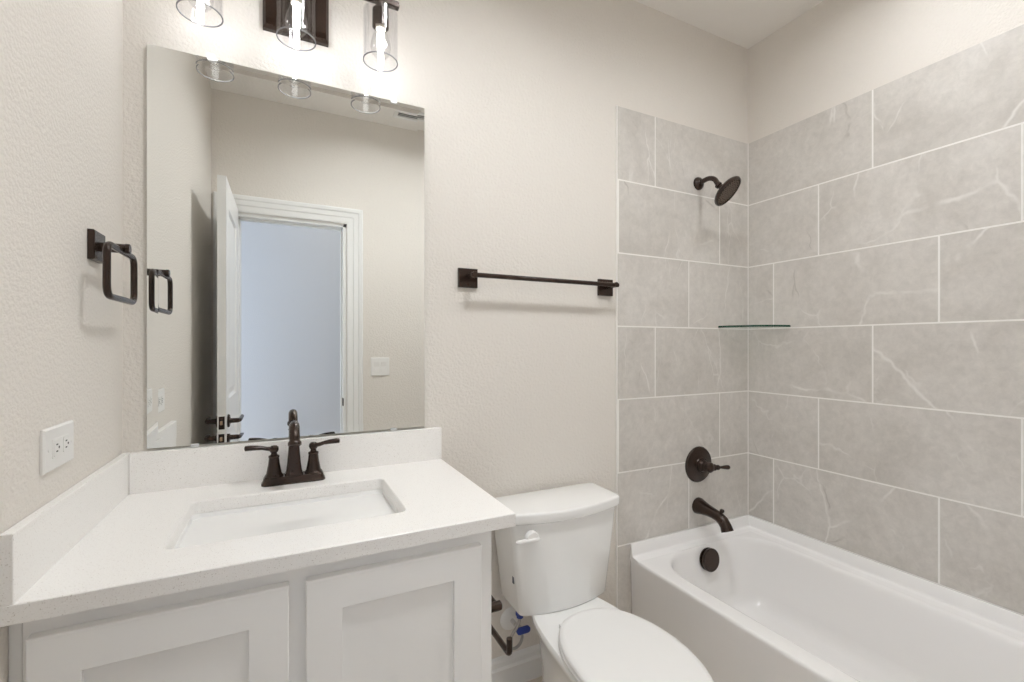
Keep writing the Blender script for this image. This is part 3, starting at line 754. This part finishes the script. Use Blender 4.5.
va = thing('shower_valve', 'oil rubbed bronze round shower valve with lever between spout and shower head', 'shower valve', (2.1025, -.003, .708))
MB().lathe([(0, 0), (.083, 0), (.083, .003), (.078, .009), (.050, .016), (.036, .019), (.034, .022), (0, .022)], (2.1025, -.0033, .708), (0, -1, 0), 48).build('escutcheon', M['bronze'], va, smooth=30)
MB().lathe([(0, 0), (.030, 0), (.028, .010), (.022, .018), (.020, .036), (.023, .040), (.023, .050), (.018, .056), (.012, .060), (0, .061)], (2.1025, -.024, .708), (0, -1, 0), 32).build('hub', M['bronze'], va, smooth=30)
ld = Vector((1, -.10, -.085)).normalized(); l0 = Vector((2.110, -.066, .707))
MB().lathe([(0, 0), (.012, 0), (.012, .014), (.015, .018), (.015, .024), (.010, .028), (.008, .036), (.0115, .040), (.0115, .046), (.0065, .050), (.006, .060), (.0085, .078), (.0105, .095), (.0105, .105), (.007, .111), (0, .113)], l0, ld, 22).build('lever', M['bronze'], va, smooth=40)

shw = thing('showerhead', 'oil rubbed bronze round shower head on a curved arm', 'shower head', (2.102, -.003, 2.011))
MB().lathe([(0, 0), (.030, 0), (.030, .004), (.026, .012), (.016, .020), (.010, .023), (0, .023)], (2.102, -.0033, 2.011), (0, -1, 0), 32).build('flange', M['bronze'], shw, smooth=40)
hc = Vector((2.109, -.156, 1.932)); ha = Vector((.294, -.672, -.680)).normalized()
jb = hc - ha * .052
arm = [(2.102, -.015, 2.011), (2.102, -.040, 2.016), (2.102, -.062, 2.017), (2.102, -.082, 2.011), (2.102, -.098, 2.000)]
arm.append(tuple(jb))
MB().tube(fillet(arm, .008, 3), .0110, 16).build('arm', M['bronze'], shw, smooth=60)
hd = MB().lathe([(0, -.060), (.010, -.060), (.015, -.056), (.015, -.046), (.011, -.043), (.013, -.034), (.022, -.026), (.042, -.020), (.060, -.013), (.068, -.006), (.0705, .001), (.068, .008), (.062, .009), (.060, .005), (0, .003)], hc, ha, 44).build('head', M['bronze'], shw, smooth=35)
MB().lathe([(0, .0030), (.0595, .0045), (.058, .0068), (.03, .0085), (0, .009)], hc, ha, 40).build('spray_face', M['rubber'], hd)
mb = MB(); u = ha.orthogonal().normalized(); w_ = ha.cross(u)
for rr_, n in ((.012, 6), (.024, 12), (.036, 18), (.048, 24), (.056, 28)):
    for i in range(n):
        a = 2 * PI * i / n; c = hc + (u * math.cos(a) + w_ * math.sin(a)) * rr_
        mb.lathe([(0, .006), (.0019, .006), (.0014, .0102), (0, .0104)], c, ha, 8)
no = mb.build('nozzles', M['bronze'], hd, smooth=60); no['kind'] = 'stuff'

sr, zc, stn = .214, 1.349, .009
shf = thing('corner_shelf', 'clear green edged glass corner shelf on the tile', 'shelf', (W - .004, -.004, zc))
q = [(W - .0035, -.0035)] + [(W - .0035 - sr * math.cos(a), -.0035 - sr * math.sin(a)) for a in [PI / 2 * i / 24 for i in range(25)]]
def qs(z, ins=0): return [(x, y, z) for x, y in q]
MB().loft([qs(zc - stn / 2 + .0002), qs(zc + stn / 2 - .0002)]).build('glass_plate', M['shelf_glass'], shf, smooth=0)
mb = MB()
n_ = len(q)
ins = [(W - .0035 - (sr - .003) * math.cos(a), -.0035 - (sr - .003) * math.sin(a)) for a in [PI / 2 * i / 24 for i in range(25)]]
lo = []
for i in range(25):
    (xo, yo), (xi, yi) = q[i + 1], ins[i]
    lo.append([(xo, yo, zc - stn / 2), (xo, yo, zc + stn / 2), (xi, yi, zc + stn / 2), (xi, yi, zc - stn / 2)])
mb.loft(lo); mb.build('polished_edge', M['shelf_edge'], shf, smooth=30)

# ------------------------------------------------------------------ ceiling fittings
def can(x, y, label, m, r, depth):
    c = thing('recessed_light', label, 'light', (x, y, H))
    MB().lathe([(r, 0), (r + .020, 0), (r + .020, -.003), (r + .012, -.006), (r, -.004)], (x, y, H - .0003), (0, 0, 1), 48, closed=True).build('trim_ring', M['trim'], c, smooth=30)
    if depth > 0.01:
        MB().lathe([(r - .0005, -.003), (r - .0005, depth + .006), (r - .003, depth + .006), (r - .003, -.003)], (x, y, H), (0, 0, 1), 48, closed=True).build('baffle', M['trim'], c, smooth=30)
        r -= .003
    MB().lathe([(0, depth), (r, depth), (r, depth + .004), (0, depth + .004)], (x, y, H), (0, 0, 1), 40).build('lens', m, c, smooth=30)
    return c
can(CANX, CANY, 'round recessed ceiling light over the bathtub', M['can_lens'], CANR, 0.012)
can(DLX, DLY, 'added wide round recessed fill light in the middle of the bathroom ceiling', M['fill_lens'], DLR, 0.058)
can(0.85, -2.3, 'added round fill light in the hallway ceiling beyond the doorway', M['hall_fill_lens'], .08, -0.003)  # added lamp, brightens the hallway and the light through the doorway
vt = thing('ceiling_vent', 'white slotted ceiling air vent seen at the mirror top right', 'vent', (1.13, -1.43, H))
vx0, vx1, vy0, vy1 = 1.005, 1.31, -1.475, -1.375
mb = MB(); zv = H - .008
for a, b in (((vx0, vy0), (vx1, vy0 + .022)), ((vx0, vy1 - .022), (vx1, vy1)), ((vx0, vy0 + .022), (vx0 + .022, vy1 - .022)), ((vx1 - .022, vy0 + .022), (vx1, vy1 - .022))):
    mb.box((*a, zv), (*b, H - .0003))
mb.build('frame', M['trim'], vt, smooth=0)
for i in range(3):
    y = vy0 + .032 + i * .019
    MB().add([(vx0 + .022, y - .005, H - .002), (vx1 - .022, y - .005, H - .002), (vx1 - .022, y + .004, H - .009), (vx0 + .022, y + .004, H - .009), (vx0 + .022, y - .0035, H - .001), (vx1 - .022, y - .0035, H - .001), (vx1 - .022, y + .0055, H - .008), (vx0 + .022, y + .0055, H - .008)],
             [(3, 2, 1, 0), (4, 5, 6, 7), (0, 1, 5, 4), (1, 2, 6, 5), (2, 3, 7, 6), (3, 0, 4, 7)]).build('slat', M['trim'], vt, smooth=0)
MB().box((vx0 + .02, vy0 + .02, H - .0012), (vx1 - .02, vy1 - .02, H - .0004)).build('duct', M['vent_dark'], vt)

# tidy the working property used while building
for ob_ in list(bpy.data.objects):
    if '_org' in ob_: del ob_['_org']
